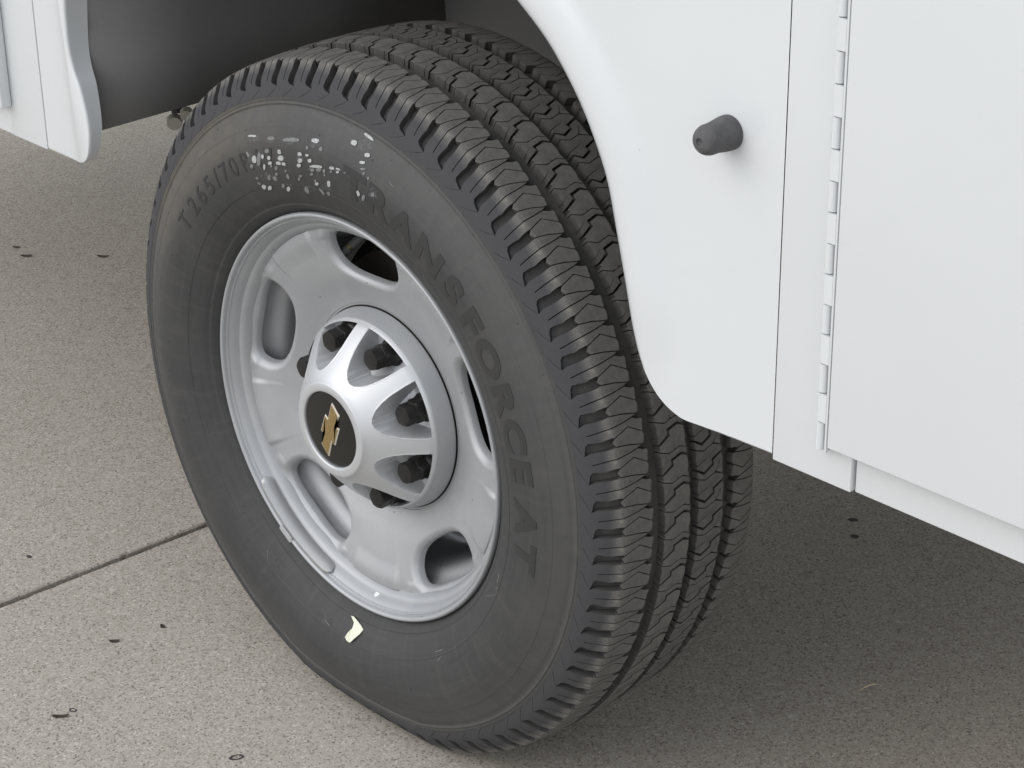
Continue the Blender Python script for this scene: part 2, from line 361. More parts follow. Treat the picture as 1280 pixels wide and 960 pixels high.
# ---- tyre body
side_prof = catmull([(.1188, .3583), (.1186, .3568), (.1196, .3560), (.1201, .3544), (.1195, .3530), (.1206, .3500), (.1240, .345), (.1312, .330), (.1358, .315), (.1362, .300), (.1338, .283), (.1290, .268), (.1222, .254), (.1165, .2465), (.1158, .2440), (.1120, .2400), (.1075, .2365), (.104, .2335), (.100, .228), (.080, .218)], 5)
base_half = []
for t in list(np.linspace(0, 90, 16))+[94, 98, 101, 104, 107, 110, 113, 116, 119, 122, 125, 128, 131, 134, 136.5]:
    s = -1; y, r = surf(-t, -depth(t)); base_half.append((YC-y, r))
half = base_half + [tuple(p) for p in side_prof]
prof = [(YC-w, r) for (w, r) in half[::-1]] + [(YC+w, r) for (w, r) in half[1:]]
V, F = revolve(prof, 480, deform=deform)
tyre = link('tyre', mesh('tyre', V, F), truck, [M_SIDE, M_GROOVE], smooth=180)
me = tyre.data; m_ = len(prof); nb = len(base_half)
nb -= 6; lo_, hi_ = len(half)-nb, len(half)-1+nb; nb += 6
idx = np.array([1 if lo_ <= (i % (m_-1)) < hi_-1 else 0 for i in range(len(me.polygons))]); me.polygons.foreach_set('material_index', idx)
tag(tyre, 'black all terrain tyre with raised lettering on its sidewall')
SWW = np.array([p for p in half[nb:] if .24 < p[1] < .3575]); SWW = SWW[np.argsort(SWW[:, 1])]
def side_y(r): return YC-float(np.interp(r, SWW[:, 1], SWW[:, 0]))
def side_pt(deg, r, h=0): a = math.radians(deg); return deform((r*math.cos(a), side_y(r)-h, r*math.sin(a)))

rest_V, rest_F = [], []
shared = {}
for kind, (polys, steps) in KINDS.items():
    for k in range(80):
        ang = A0+k*PITCH; am = ((ang-4+180) % 360)-180
        contact = -114 < am < -66
        visible = kind == 'outer' or -90 < am < 142
        if visible and not contact:
            if kind not in shared:
                V, F = lug_mesh(polys, steps, 0, False); me = mesh('tread_block_'+kind, V, F); me.materials.append(M_TREAD); me.materials.append(M_GROOVE); me.polygons.foreach_set('material_index', TOPF); me.polygons.foreach_set('use_smooth', [True]*len(me.polygons)); me.set_sharp_from_angle(angle=math.radians(35)); shared[kind] = me
            o = link('tread_lug' if kind in ('outer', 'far') else 'tread_block', shared[kind], tyre)
            o.rotation_euler.y = -math.radians(ang)
        else:
            V, F = lug_mesh(polys, steps if kind in ('outer', 'far') else steps, ang, True)
            if visible: link('tread_lug' if kind in ('outer', 'far') else 'tread_block', mesh('lug', V, F), tyre, [M_TREAD, M_GROOVE], smooth=35).data.polygons.foreach_set('material_index', TOPF)
            else: n0 = len(rest_V); rest_V += V; rest_F += [tuple(i+n0 for i in f) for f in F]
tag(link('tread_remainder', mesh('tread_rest', rest_V, rest_F), tyre, M_TREAD, smooth=35), kind='stuff')

# ---- raised lettering
def text_mesh(s, size, bold, outline=False):
    cu = bpy.data.curves.new('t', 'FONT'); cu.body = s; cu.size = size; cu.offset = bold; cu.align_x = 'CENTER'; cu.resolution_u = 6
    o = bpy.data.objects.new('t', cu); COL.objects.link(o)
    me = bpy.data.meshes.new_from_object(o.evaluated_get(bpy.context.evaluated_depsgraph_get())); bpy.data.objects.remove(o)
    return me
def bend(me, deg, r0, hgt, sx=1.0, wall=True):
    bm = bmesh.new(); bm.from_mesh(me); bmesh.ops.remove_doubles(bm, verts=bm.verts, dist=1e-6)
    y1 = max(v.co.y for v in bm.verts); y0 = min(v.co.y for v in bm.verts)
    for v in bm.verts: v.co.x *= sx
    for k in range(-20, 21):
        for no, co in (((1, 0, 0), (k*.004, 0, 0)), ((0, 1, 0), (0, k*.004, 0))):
            bmesh.ops.bisect_plane(bm, geom=bm.verts[:]+bm.edges[:]+bm.faces[:], plane_co=co, plane_no=no, dist=1e-6)
    for v in bm.verts: v.co.z = -1
    r = bmesh.ops.extrude_face_region(bm, geom=bm.faces[:]); hi = [v for v in r['geom'] if isinstance(v, bmesh.types.BMVert)]
    for v in hi: v.co.z = 0
    for v in bm.verts:
        rr = r0+v.co.y; a = deg-math.degrees(v.co.x/(r0+.014)); v.co = Vector(side_pt(a, rr, hgt if v.co.z > -.5 else -.001))
    bmesh.ops.recalc_face_normals(bm, faces=bm.faces)
    return frombm('letter', bm)
for ch, a in zip('TRANSFORCEAT', [79.4, 72.5, 64.9, 56.4, 48.2, 41.3, 33.6, 25.6, 18.2, 11.2, 1.0, -6.8]):
    o = link('letter', bend(text_mesh(ch, .0425, .0019), a, .2845, .0005, 1.22), tyre, M_LETTER, smooth=30); o['label'] = 'raised sidewall letter '+ch
for ch, a in zip('T265/70R17', [145.0, 139.4, 134.9, 130.5, 126.8, 123.4, 119.4, 114.6, 109.8, 105.9]):
    o = link('letter', bend(text_mesh(ch, .0295, .0002), a, .2905, .0005, 1.12), tyre, M_LETTER, smooth=30); o['label'] = 'small raised sidewall character '+ch

# ---- chalk writing, almost worn off: flat flecks lying on the sidewall
CH = [[1,109,323.7,109.7,323.4,111.4,324.7,112,326,111.6,326.9,109.9,325.8,109.1,325],[0,103.2,319.7,103.9,319.1,105,319.4,105.6,320.6,105,322.3,103.9,322.7,103.3,321.8],[0,95.6,320.9,97.2,319.4,99.9,318.2,100.9,319.6,99.9,321.9,97.2,323.5,95.6,323.4],[1,90.3,325.3,90.7,323.6,92.1,323.7,92.3,325.5,91.9,327.3,90.8,328.5,90.1,327.6],[0,88.8,319.7,89.1,318.2,89.6,317.8,89.9,319.1,89.7,321.3,89.2,322.6,89,321.9],[0,92.8,316.1,93.1,314.9,93.5,315.1,93.6,316.1,93.5,317.6,93.1,318.7,92.9,318],[1,81.2,337.8,81.7,336.8,82.5,337,82.6,338.9,82.3,341.3,81.6,341.9,81.1,340.8],[1,78.1,349.2,78.9,348.8,80.4,349.4,80.8,350.7,80.4,352,78.9,351.6,78.4,350.7],[1,77.3,336.7,77.5,334.9,78.3,333.4,78.5,334.5,78.6,336.5,78,338,77.6,338.7],[1,77.7,328,78,326.6,78.6,325.4,79,325.5,79,327.5,78.3,329,77.8,329.9],[0,77.1,323,77.4,321.9,78,320.8,78.3,321.1,78.1,322.6,77.5,323.7,77.1,324.3],[0,76.9,318.9,76.9,317.8,77.2,317.2,77.4,317.7,77.5,319.4,77.1,320.4,76.9,320.7],[0,75.5,317.7,75.6,316.7,75.9,315.6,76,316.7,76.1,318,75.8,319.2,75.6,319.3],[1,77.3,294.1,77.5,292.3,77.9,289.9,78.2,291.9,78.5,294.8,78,297.3,77.6,296.8],[0,75.9,291.9,76.2,289.3,76.8,288.3,76.8,291.6,76.5,295.9,76.1,297.8,75.8,297.1],[0,73.2,305.7,73.4,303.7,74.1,301.8,74.2,303.5,74.2,305.9,73.7,308.2,73.4,307.9],[0,112.2,305.5,112.5,304.4,113,304.2,113.2,306.6,113.2,309.4,112.8,310.7,112.4,309.4],[1,110.5,299,111,296.6,111.9,297.4,112.1,300.4,111.5,304,110.6,305.1,110.1,303.4],[0,109.3,296.2,110,293.2,110.8,292.7,110.4,299.1,109.4,306,108.6,307.6,108.3,304.6],[1,107.7,300.6,108.1,299.5,108.5,300,108.5,302,108.1,304.6,107.6,304.6,107.4,303.6],[0,105.3,306.3,105.9,305.8,106.7,305.7,106.9,307.8,106.5,310,105.8,310.2,105.2,309.6],[1,105.4,299.6,105.7,298.4,106.3,297.8,106.6,299.4,106.4,301.7,105.8,302.7,105.4,302.2],[1,105.6,293.4,106.1,292.8,106.9,292.9,106.8,294.5,106.6,296.2,105.8,296.6,105.4,295.8],[0,105.8,290.4,106.1,290,106.5,290.2,106.5,291.1,106.3,292.3,105.8,292.8,105.6,292.1],[1,101.4,306,101.7,304.8,102.5,304.5,102.6,306.6,102.4,309.2,101.7,309.4,101.4,308.4],[1,101.1,299,101.7,297,102.9,297.6,103,299.6,102.6,302.4,101.4,303.1,100.9,302.2],[1,102.5,293,103.1,292.4,103.8,292.7,104.2,293.8,103.8,296,102.8,296.6,102.4,295.4],[1,100.8,292.9,101.3,291.8,102,292.3,102.2,293.4,101.9,295.4,101.1,295.8,100.8,295.1],[0,104.3,287.6,104.7,286.5,105.3,286.9,105.1,288.6,104.8,290.9,104.2,291.1,103.8,290.5],[0,105,281.2,105.4,280.2,105.9,280.5,106,281.8,105.6,283.4,104.9,283.6,104.7,282.8],[1,108.4,289.5,108.9,287.4,109.2,288.6,109,290.8,108.6,293.8,108.1,294,108,292.6],[0,112.5,292.3,113,291.7,113.6,292.6,113.5,294.3,113.2,296.6,112.5,296.2,112.2,295.2],[0,108.3,277.2,108.7,275.9,109.2,275.7,109.3,277.8,108.8,280.5,108.2,281.9,107.9,280.8],[0,105.8,276.6,106.2,274.5,107,274.6,107.4,275.9,107.3,279.1,106.4,279.8,106,279.6],[0,101.3,285.3,101.6,284.3,102,284.4,102,285.7,101.6,287.6,101.2,287.6,101.1,287.1],[0,101.1,278.6,101.4,277,101.9,276.7,102.2,278.3,101.9,282.1,101.3,282.6,101,282.2],[1,94.8,307.4,95.2,306.2,95.9,305.8,96.2,307.1,96,309.3,95.3,310.1,94.9,309.5],[1,95,300,95.5,298.6,96.3,297.8,96.5,299.8,96.1,302.6,95.3,303.4,94.9,302.9],[1,95.7,294.3,96.2,292.9,97,292.4,97.1,294.1,96.9,296.3,96,297.2,95.6,296.6],[1,92.7,308.4,93,307.4,93.6,306.8,93.7,307.9,93.7,309.4,93,310.2,92.7,309.9],[1,92,303.1,92.4,301.5,93,301.5,93.2,302.6,93,304.8,92.3,306.2,91.9,305.8],[0,96.5,282.1,96.8,280.8,97.4,280.7,97.3,282.2,97,283.9,96.5,284.3,96.2,284.3],[0,97.4,277.9,97.8,276.7,98.2,276.7,98.2,278.1,97.8,280,97.4,280.5,97.3,279.7],[1,88.6,301,90,298.7,92,296.7,93,297,91.9,299.7,90,302.1,88.9,302.8],[0,89.2,296.5,89.8,294.9,90.4,294.5,90.8,295.8,90.3,298.9,89.6,301.2,89.2,300.3],[0,91.5,293.6,91.9,292.1,92.7,291.7,92.9,292.8,92.5,294.7,91.8,296.2,91.5,295.7],[0,92.2,288.2,92.6,287.3,93.2,286.4,93.2,287.8,92.8,289.7,92.3,290.7,92,290.5],[0,87.9,297,88.2,295.8,88.6,295.4,88.7,296.9,88.6,299.4,88.1,300.7,87.9,299.8],[0,88,293.3,88.2,292.3,88.5,291.9,88.6,292.8,88.5,294.2,88.1,295.2,87.9,295.2],[1,85.1,305.8,85.5,304.1,86.2,303.2,86.6,303.8,86.4,306.1,85.6,307.7,85.2,307.7],[0,85.8,300.8,86,299.8,86.4,299.1,86.4,300.5,86.3,301.8,86,302.9,85.8,302.7],[1,83.3,307.8,83.7,307.1,84.6,306.6,84.6,307.5,84.4,308.5,83.7,309,83.3,309],[1,83.7,304.3,83.9,303.2,84.4,302.2,84.6,303.1,84.3,305,84,306.2,83.7,305.9],[0,81.7,308.2,81.9,307.4,82.2,306.9,82.3,307.4,82.3,308.2,82,309,81.8,309],[0,112.8,279.2,113.2,279.2,113.5,280.5,113.4,281.6,113,281.9,112.4,281.2,112.4,280],[0,113.3,272.6,113.6,273.3,113.9,275.2,113.7,276.3,113.2,276.3,112.9,274.6,112.8,273.3],[1,112.9,266.4,113.3,267.5,113.4,270.1,112.8,272,111.9,272.2,111.5,270.1,111.8,268.4],[1,110.2,265.7,110.9,264.7,111.8,265.2,111.4,267.6,110.5,269.6,109.8,269.6,109.6,268.6],[0,104.5,268.2,105,266.5,105.9,265.8,105.9,267.5,105.4,269.9,104.6,271.4,104.3,270.5],[1,104.1,261.7,104.8,261.4,104.8,264.1,104.2,265.9,103.2,268.2,102.9,266,103.1,264.1],[0,91.6,281.3,91.9,280,92.3,280.2,92.3,281.2,92,283.2,91.6,284.1,91.5,283.4],[1,91.2,278.2,91.7,276.4,92.4,276.2,92.5,277.4,92.1,279.6,91.4,280.8,90.9,280.8],[0,96,266,96.3,263,97.4,260.9,97.6,263.7,97.7,267.2,96.6,269.4,95.9,270],[0,96.1,268.6,96.6,267.7,97.3,267.2,97.2,268.5,96.7,270.5,96.1,271,95.8,270.9],[1,86.8,283.9,87.3,281.3,87.9,280.6,87.9,283.5,87.7,287.3,87.1,289,86.7,288.8],[0,87.9,271,88.4,268.6,89.2,267.8,89.3,269.4,88.9,272.8,88.2,274.3,87.7,274.8],[0,90,270.5,90.2,268.1,90.9,265.3,91.3,268.7,91.6,272.1,91.3,274.7,90.7,274.2]]
for nm, fl, m in (('chalk_mark', 1, M_CHALK), ('faded_chalk_mark', 0, M_CHALKF)):
    V = []; F = []
    for c in CH:
        if c[0] != fl: continue
        p = [(c[1+2*i], c[2+2*i]/1000) for i in range(7)]; ca = sum(q[0] for q in p)/7; cr = sum(q[1] for q in p)/7
        b0 = len(V); ring = []
        for i in range(7):                                  # rounded outline
            q, n_ = p[i], p[(i+1) % 7]
            for u in (.25, .75): ring.append((q[0]*(1-u)+n_[0]*u, q[1]*(1-u)+n_[1]*u))
        V.append(side_pt(ca, cr, .0010))
        for q in ring: V.append(side_pt(q[0], q[1], .0009))
        k = len(ring)
        for i in range(k): F.append((b0, b0+1+i, b0+1+(i+1) % k))
    tag(link(nm, mesh(nm, V, F), tyre, m), 'worn white paint marker writing in broken strokes' if fl else 'faded grey strokes of worn marker writing', kind='stuff')
SMEAR = [[108.3,300.7,109.3,293.9,110.3,290.4,111.1,291.6,110.8,298.1,110.1,305.5,109.2,307.7,108.5,310.2,107.9,308.0],[107.6,321.0,108.1,318.2,109.7,318.8,111.1,319.4,111.7,322.0,111.8,324.7,110.9,326.1,109.4,324.8,108.4,323.5],[95.7,320.5,95.7,318.0,97.6,315.5,99.2,315.9,101.0,316.4,100.2,318.9,99.4,321.3,97.7,321.9,96.5,321.6],[89.2,325.8,90.0,322.2,90.8,319.7,92.0,317.3,92.9,319.4,92.5,323.1,92.2,326.7,91.0,327.9,90.0,327.9],[78.0,347.3,77.4,343.5,78.4,338.9,79.6,335.9,80.8,337.7,80.8,342.7,80.5,346.8,79.6,349.0,78.7,349.2],[72.9,309.3,72.7,305.5,73.3,300.1,74.1,300.2,75.0,299.8,75.0,305.3,74.7,309.6,74.1,313.8,73.2,312.9],[88.2,301.2,88.7,297.8,90.3,293.7,91.9,293.2,94.0,292.2,92.7,296.3,92.1,299.9,90.0,303.2,89.0,302.1],[100.6,298.6,101.5,294.1,102.7,291.0,103.4,293.3,103.8,296.1,103.6,300.0,102.8,305.3,101.7,304.2,100.6,303.6],[102.6,319.2,103.1,316.8,104.2,316.3,105.1,316.7,105.7,318.2,105.8,320.5,104.9,321.4,104.0,322.5,103.0,321.4],[94.4,303.2,95.2,298.6,95.9,292.9,96.5,296.1,96.8,298.8,96.7,304.0,96.2,309.2,95.4,309.0,94.6,308.6],[106.3,279.9,107.6,278.0,109.3,277.4,110.9,278.8,111.5,281.0,111.3,283.0,110.1,284.8,107.9,284.8,107.0,282.1],[101.8,267.6,102.0,264.9,104.3,263.8,105.9,264.4,106.4,266.2,106.3,268.4,104.8,270.4,102.9,270.5,101.5,269.7],[93.4,270.4,93.6,267.1,95.8,265.0,97.6,263.2,98.7,264.4,97.4,268.0,96.3,271.4,94.3,274.0,93.0,273.4],[86.1,283.6,87.4,277.3,88.6,272.1,89.5,272.5,90.5,273.7,89.5,280.5,88.4,286.2,87.0,291.2,86.1,289.5],[82.0,311.2,82.7,308.4,83.6,305.8,84.8,303.4,85.5,303.6,85.4,305.4,84.8,307.6,83.8,309.6,82.9,310.9],[111.3,300.9,112.3,295.6,113.5,294.4,114.2,296.4,114.2,300.7,113.5,304.8,112.9,307.9,111.9,309.6,111.2,306.5]]
V = []; F = []
for c in SMEAR:
    p = [(c[2*i], c[2*i+1]/1000) for i in range(9)]; ca = sum(q[0] for q in p)/9; cr = sum(q[1] for q in p)/9; b0 = len(V)
    V.append(side_pt(ca, cr, .0006)); k = 18
    for i in range(9):
        q, n_ = p[i], p[(i+1) % 9]
        for u in (.25, .75): V.append(side_pt(q[0]*(1-u)+n_[0]*u, q[1]*(1-u)+n_[1]*u, .0006))
    for i in range(k): F.append((b0, b0+1+i, b0+1+(i+1) % k))
tag(link('chalk_smear', mesh('smear', V, F), tyre, M_SMEAR), 'thin grey smears round the worn marker writing', kind='stuff')
SCUFFS = [((-17.6, .2625), (-20.0, .2649), .0008), ((-28.0, .2538), (-22.2, .2704), .00025), ((-20.5, .268), (-21.6, .2660), .0004), ((-56.1, .2649), (-52.2, .2655), .0004), ((-55.5, .275), (-53.5, .2705), .0003), ((-98.5, .2646), (-96.1, .2665), .0006), ((-124.4, .2600), (-122.4, .2677), .0003), ((70, .327), (71.2, .3285), .0004), ((128, .335), (131, .3365), .0003)]
V = []; F = []
for (a0, r0_), (a1, r1_), w in SCUFFS:
    b0 = len(V)
    for k in range(4):
        u = k/3; ww = w*(.4+.6*math.sin(math.pi*min(.9, u+.15)))
        a = a0+(a1-a0)*u+random.uniform(-.08, .08); r = r0_+(r1_-r0_)*u
        d = Vector(((a1-a0)*r0_*math.pi/180, r1_-r0_)).normalized()
        for s in (-1, 1): V.append(side_pt(a-math.degrees(d.y*ww*s/r), r+d.x*ww*s, .0008))
    for k in range(3): F.append((b0+2*k, b0+2*k+1, b0+2*k+3, b0+2*k+2))
tag(link('scuff_marks', mesh('scuffs', V, F), tyre, M_CHALKF), 'fine pale scuffs on the lower sidewall', kind='stuff')
# fine raised rings, mould vents
for r0, rw, h in ((.2695, .0012, .0004), (.3325, .0005, .0002)):
    pts = [(r0-rw, -.0005), (r0-rw*.5, h), (r0+rw*.5, h), (r0+rw, -.0005)]; V = []; F = []; n = 360
    for i in range(n):
        for (r, hh) in pts: V.append(side_pt(i*360/n, r, hh))
    for i in range(n):
        for k in range(3): F.append((i*4+k, i*4+k+1, ((i+1) % n)*4+k+1, ((i+1) % n)*4+k))
    link('raised_ring', mesh('ring', V, F), tyre, M_SIDE, smooth=60)
V, F = [], []
for i in range(70):
    a = random.uniform(0, 360); r = random.choice([.258, .30, .332, .348, .35])+random.uniform(-.004, .004); s = random.uniform(.0005, .0011); b0 = len(V)
    for dx, dy in ((-1, -1), (1, -1), (1, 1), (-1, 1)): V.append(side_pt(a+math.degrees(dx*s/r), r+dy*s, -.0002))
    V.append(side_pt(a, r, .0013)); F += [(b0+k, b0+(k+1) % 4, b0+4) for k in range(4)]
tag(link('mould_vent_nubs', mesh('nubs', V, F), tyre, M_SIDE), kind='stuff')

# ---------------------------------------------------------------- rim
def lerp_prof(r, P): return float(np.interp(r, [p[0] for p in P], [p[1] for p in P]))
PR = catmull([(.060, -.050), (.10, -.054), (.120, -.0565), (.135, -.062), (.155, -.0700), (.180, -.0772), (.200, -.0815), (.2105, -.0820), (.216, -.0870), (.221, -.0955), (.2245, -.1000)], 8)
WC = 19.5; WINC = [WC+72*k for k in range(5)]
WO = [(0, .2045), (.024, .2038), (.0420, .2010), (.0525, .1950), (.0550, .185), (.0520, .172), (.0420, .1610), (.024, .1550), (0, .1535)]
WO = catmull(WO+[(-x, y) for x, y in WO[-2:0:-1]]+WO[:1], 6)[:-1]
def rpoly_sdf(u, v):
    """signed distance (negative inside) to the window outline"""
    u = np.asarray(u, float); v = np.asarray(v, float); A = WO; B = np.roll(WO, -1, 0); best = np.full(u.shape, 1e9); ins = np.zeros(u.shape, bool)
    for (x0, y0), (x1, y1) in zip(A, B):
        ex, ey = x1-x0, y1-y0; px, py = u-x0, v-y0; t = np.clip((px*ex+py*ey)/(ex*ex+ey*ey), 0, 1)
        best = np.minimum(best, np.hypot(px-t*ex, py-t*ey))
        c = (y0 > v) != (y1 > v)
        if y1 != y0: ins ^= c & (u < ex*(v-y0)/ey+x0)
    return np.where(ins, -best, best)
def rim_y(deg, r, sd):
    y = lerp_prof(r, PR)
    d = min(abs((deg-(c+35)+180) % 360-180) for c in WINC)          # from the middle of the web between windows
    def sm(x): x = max(0, min(1, x)); return x*x*(3-2*x)
    web = sm((12.5-d)/4.0)
    y -= (.0006+.0022*sm((r-.18)/.02))*sm((12.0-d)/2.0)*sm((r-.15)/.03)*(1-sm((r-.2092)/.0012))      # raised web panel ending in a small step
    y += .0008*sm((d-12)/6)*sm((r-.15)/.03)*(1-sm((r-.208)/.010))
    if sd < .009: y += .0062*(1-max(0, sd)/.009)**2.2
    # crisp corners of the pressing beside each window
    e = abs((abs(d)-17.0)); k = sm((3.2-e)/3.2)*sm((r-.196)/.005)*(1-sm((r-.207)/.007)); y -= .0013*k
    return y
NA, NR = 1440, 160
rs = list(np.linspace(.085, .2245, NR))
P0 = np.zeros((NA, NR, 3)); SDF = np.zeros((NA, NR))
one = NA//5
dg = np.radians(-36+72*np.arange(one)/one)[:, None]; SDF[:one] = rpoly_sdf(np.array(rs)*np.sin(dg), np.array(rs)*np.cos(dg))
for s in range(1, 5): SDF[s*one:(s+1)*one] = SDF[:one]
A_ = np.radians(WC-36+360*np.arange(NA)/NA)
X = np.cos(A_)[:, None]*np.array(rs); Zz = np.sin(A_)[:, None]*np.array(rs)
# snap the vertices next to the outline on to it so the cut edge is clean
gx = np.gradient(SDF, axis=1)/(rs[1]-rs[0]); ga = (np.roll(SDF, -1, 0)-np.roll(SDF, 1, 0))/2/(np.array(rs)*2*math.pi/NA)
snap = np.abs(SDF) < .0006
R_ = np.tile(np.array(rs), (NA, 1)) - np.where(snap, SDF*gx, 0); AA = np.tile(A_[:, None], (1, NR)) - np.where(snap, SDF*ga/np.array(rs), 0)
SD2 = np.where(snap, 0, SDF)
V = []
for i in range(NA):
    for j in range(NR):
        y = rim_y(math.degrees(AA[i, j]), R_[i, j], SD2[i, j]); V.append((R_[i, j]*math.cos(AA[i, j]), y, R_[i, j]*math.sin(AA[i, j])))
F = []
for i in range(NA):
    k = (i+1) % NA
    for j in range(NR-1):
        q = ((i, j), (i, j+1), (k, j+1), (k, j))
        if sum(SD2[a, b] for a, b in q) > 0 or not any(SD2[a, b] < -1e-9 for a, b in q):
            if all(SD2[a, b] >= -1e-9 for a, b in q) and sum(SD2[a, b] for a, b in q) > 1e-9: F.append([a*NR+b for a, b in q])
bm = bmesh.new(); bm.from_mesh(mesh('t', V, F)); 
bmesh.ops.delete(bm, geom=[v for v in bm.verts if not v.link_faces], context='VERTS')
be = [e for e in bm.edges if e.is_boundary and all(.150 < math.hypot(v.co.x, v.co.z) < .2100 for v in e.verts)]
ex = bmesh.ops.extrude_edge_only(bm, edges=be)
for v in [v for v in ex['geom'] if isinstance(v, bmesh.types.BMVert)]:
    a = math.atan2(v.co.z, v.co.x); r = math.hypot(v.co.x, v.co.z); v.co.y += .007
    c = min(WINC, key=lambda c: abs((math.degrees(a)-c+180) % 360-180)); ca = math.radians(c); cx_, cz_ = .182*math.cos(ca), .182*math.sin(ca)
    d = Vector((cx_-v.co.x, 0, cz_-v.co.z)); v.co += d.normalized()*.0012
# flange lip continues from the face
bmesh.ops.recalc_face_normals(bm, faces=bm.faces)
rim = link('wheel_rim', frombm('rim', bm), truck, M_RIM, smooth=50)
rim['label'] = 'silver painted rim with five windows'
lip = catmull([(-.1000, .2245), (-.1025, .2258), (-.1020, .2270), (-.1035, .2278), (-.1062, .2290), (-.1075, .2312), (-.1066, .2332), (-.1035, .2342), (-.099, .2335)], 6)
link('rim_flange', mesh('lip', *revolve([tuple(p) for p in lip]+[(-.092, .226), (-.092, .2235)], 360)), rim, M_RIM, smooth=60)
barrel = catmull([(-.092, .2235), (-.088, .214), (-.075, .2075), (-.060, .206), (-.052, .203), (-.040, .1935), (-.015, .190), (.02, .190), (.035, .196), (.045, .204), (.09, .2065), (.104, .214), (.112, .230)], 6)
link('rim_barrel', mesh('barrel', *revolve([tuple(p) for p in barrel], 240)), rim, M_RIM, smooth=60)
link('hub_plate', mesh('hub_plate', *revolve([(-.054, .086), (-.030, .086), (-.030, .02)], 120)), rim, M_DARK, smooth=40)
# brake disc and caliper behind
link('brake_disc', mesh('disc', *revolve([(-.005, .05), (-.005, .165), (.025, .165), (.025, .05)], 120)), truck, M_RUSTY, smooth=30)
link('dust_shield', mesh('shield', *revolve([(.040, .04), (.042, .178), (.030, .186)], 90)), truck, M_DARK, smooth=30)
# valve stem in the top window
def tube(name, parent, m, a, b, r0, r1=None, n=16, z=HZ):
    a, b = Vector(a), Vector(b); d = b-a; q = d.to_track_quat('Z', 'Y'); V = []; r1 = r1 or r0
    for k, (c, r) in enumerate(((a, r0), (b, r1))):
        for i in range(n): V.append(c+q@Vector((r*math.cos(2*math.pi*i/n), r*math.sin(2*math.pi*i/n), 0)))
    F = [(i, (i+1) % n, n+(i+1) % n, n+i) for i in range(n)]+[list(range(n))[::-1], list(range(n, 2*n))]
    return link(name, mesh(name, V, F), parent, m, z=z, smooth=40)
def pol(deg, r, y): a = math.radians(deg); return Vector((r*math.cos(a), y, r*math.sin(a)))
tube('valve_stem', rim, M_STEM, pol(109.0, .190, -.022), pol(111.6, .1795, -.0430), .0058, .0052)
tube('valve_collar', rim, M_BRASS, pol(111.6, .1795, -.0430), pol(111.9, .1783, -.0455), .0050, .0050)
tube('valve_cap', rim, M_STEM, pol(111.9, .1783, -.0455), pol(113.4, .1722, -.0600), .0058, .0052)
# balance weight clamped on the lower left lip
def arcbar(name, parent, m, d0, d1, prof, n=40, taper=3.0):
    """closed section (dr, dy) swept from angle d0 to d1 with rounded ends"""
    V = []; F = []; k = len(prof); rc = sum(p[0] for p in prof)/k; yc = sum(p[1] for p in prof)/k
    for i in range(n+1):
        d = d0+(d1-d0)*i/n; e = min(abs(d-d0), abs(d1-d))/taper; s = math.sqrt(max(0, 1-(1-min(1, e))**2)); s = max(s, .05)
        for (r, y) in prof: V.append(pol(d, rc+(r-rc)*s, yc+(y-yc)*s))
    for i in range(n):
        for j in range(k): F.append((i*k+j, i*k+(j+1) % k, (i+1)*k+(j+1) % k, (i+1)*k+j))
    F += [list(range(k)), list(range(n*k, n*k+k))[::-1]]
    me = mesh(name, V, F); bm = bmesh.new(); bm.from_mesh(me); bmesh.ops.recalc_face_normals(bm, faces=bm.faces); bm.to_mesh(me); bm.free()
    return link(name, me, parent, m, smooth=50)
arcbar('balance_weight', rim, M_WEIGHT, -142, -104.5, [(.2262, -.1030), (.2258, -.1062), (.2232, -.1070), (.2215, -.1068), (.2190, -.1020), (.2168, -.0950), (.2180, -.0900), (.222, -.092)])['label'] = 'long grey clip on balance weight'
arcbar('weight_clip', rim, M_CAP, -127.2, -120.8, [(.2268, -.1082), (.2300, -.1086), (.2348, -.1080), (.2352, -.1040), (.2340, -.1062), (.2300, -.1072), (.2268, -.1065)], n=10, taper=.3)
bm = bmesh.new(); bmesh.ops.create_icosphere(bm, subdivisions=2, radius=1)
for v in bm.verts:
    c = v.co.copy(); a = -86.4+c.x*1.05; v.co = pol(a, .2165+c.y*.0045, lerp_prof(.2165+c.y*.0045, PR)+c.z*.0007)
link('paint_dab', frombm('dab', bm), rim, M_DAB, smooth=180)

# ---------------------------------------------------------------- lug nuts (8) on the rim
def nut_mesh():
    bm = bmesh.new()
    def ring(r, y, n=48, hexa=0):
        out = []
        for i in range(n):
            a = 2*math.pi*i/n; rr = r
            if hexa: s = (a % (math.pi/3))-math.pi/6; rr = r*((1-hexa)+hexa*math.cos(math.pi/6)/math.cos(s)*1.0)
            out.append(bm.verts.new((rr*math.cos(a), y, rr*math.sin(a))))
        return out
    P = [(.0145, -.052, 0), (.0150, -.070, 0), (.0150, -.0725, 0), (.0138, -.0745, 0), (.0125, -.0755, 0), (.0128, -.0765, 1), (.0128, -.0868, 1), (.0122, -.0876, .6), (.0112, -.0884, 0), (.0112, -.0892, 0), (.0116, -.0896, 1), (.0116, -.1000, 1), (.0106, -.1020, .4), (.0060, -.1030, 0)]
    rr = [ring(r, y, hexa=h) for r, y, h in P]
    for a, b in zip(rr, rr[1:]):
        for i in range(48): bm.faces.new((a[i], a[(i+1) % 48], b[(i+1) % 48], b[i]))
    bm.faces.new(rr[-1]); bmesh.ops.recalc_face_normals(bm, faces=bm.faces); return frombm('lug_nut', bm)
nm_ = nut_mesh(); nm_.materials.append(M_NUT)
nm_.polygons.foreach_set('use_smooth', [True]*len(nm_.polygons)); nm_.set_sharp_from_angle(angle=math.radians(25))
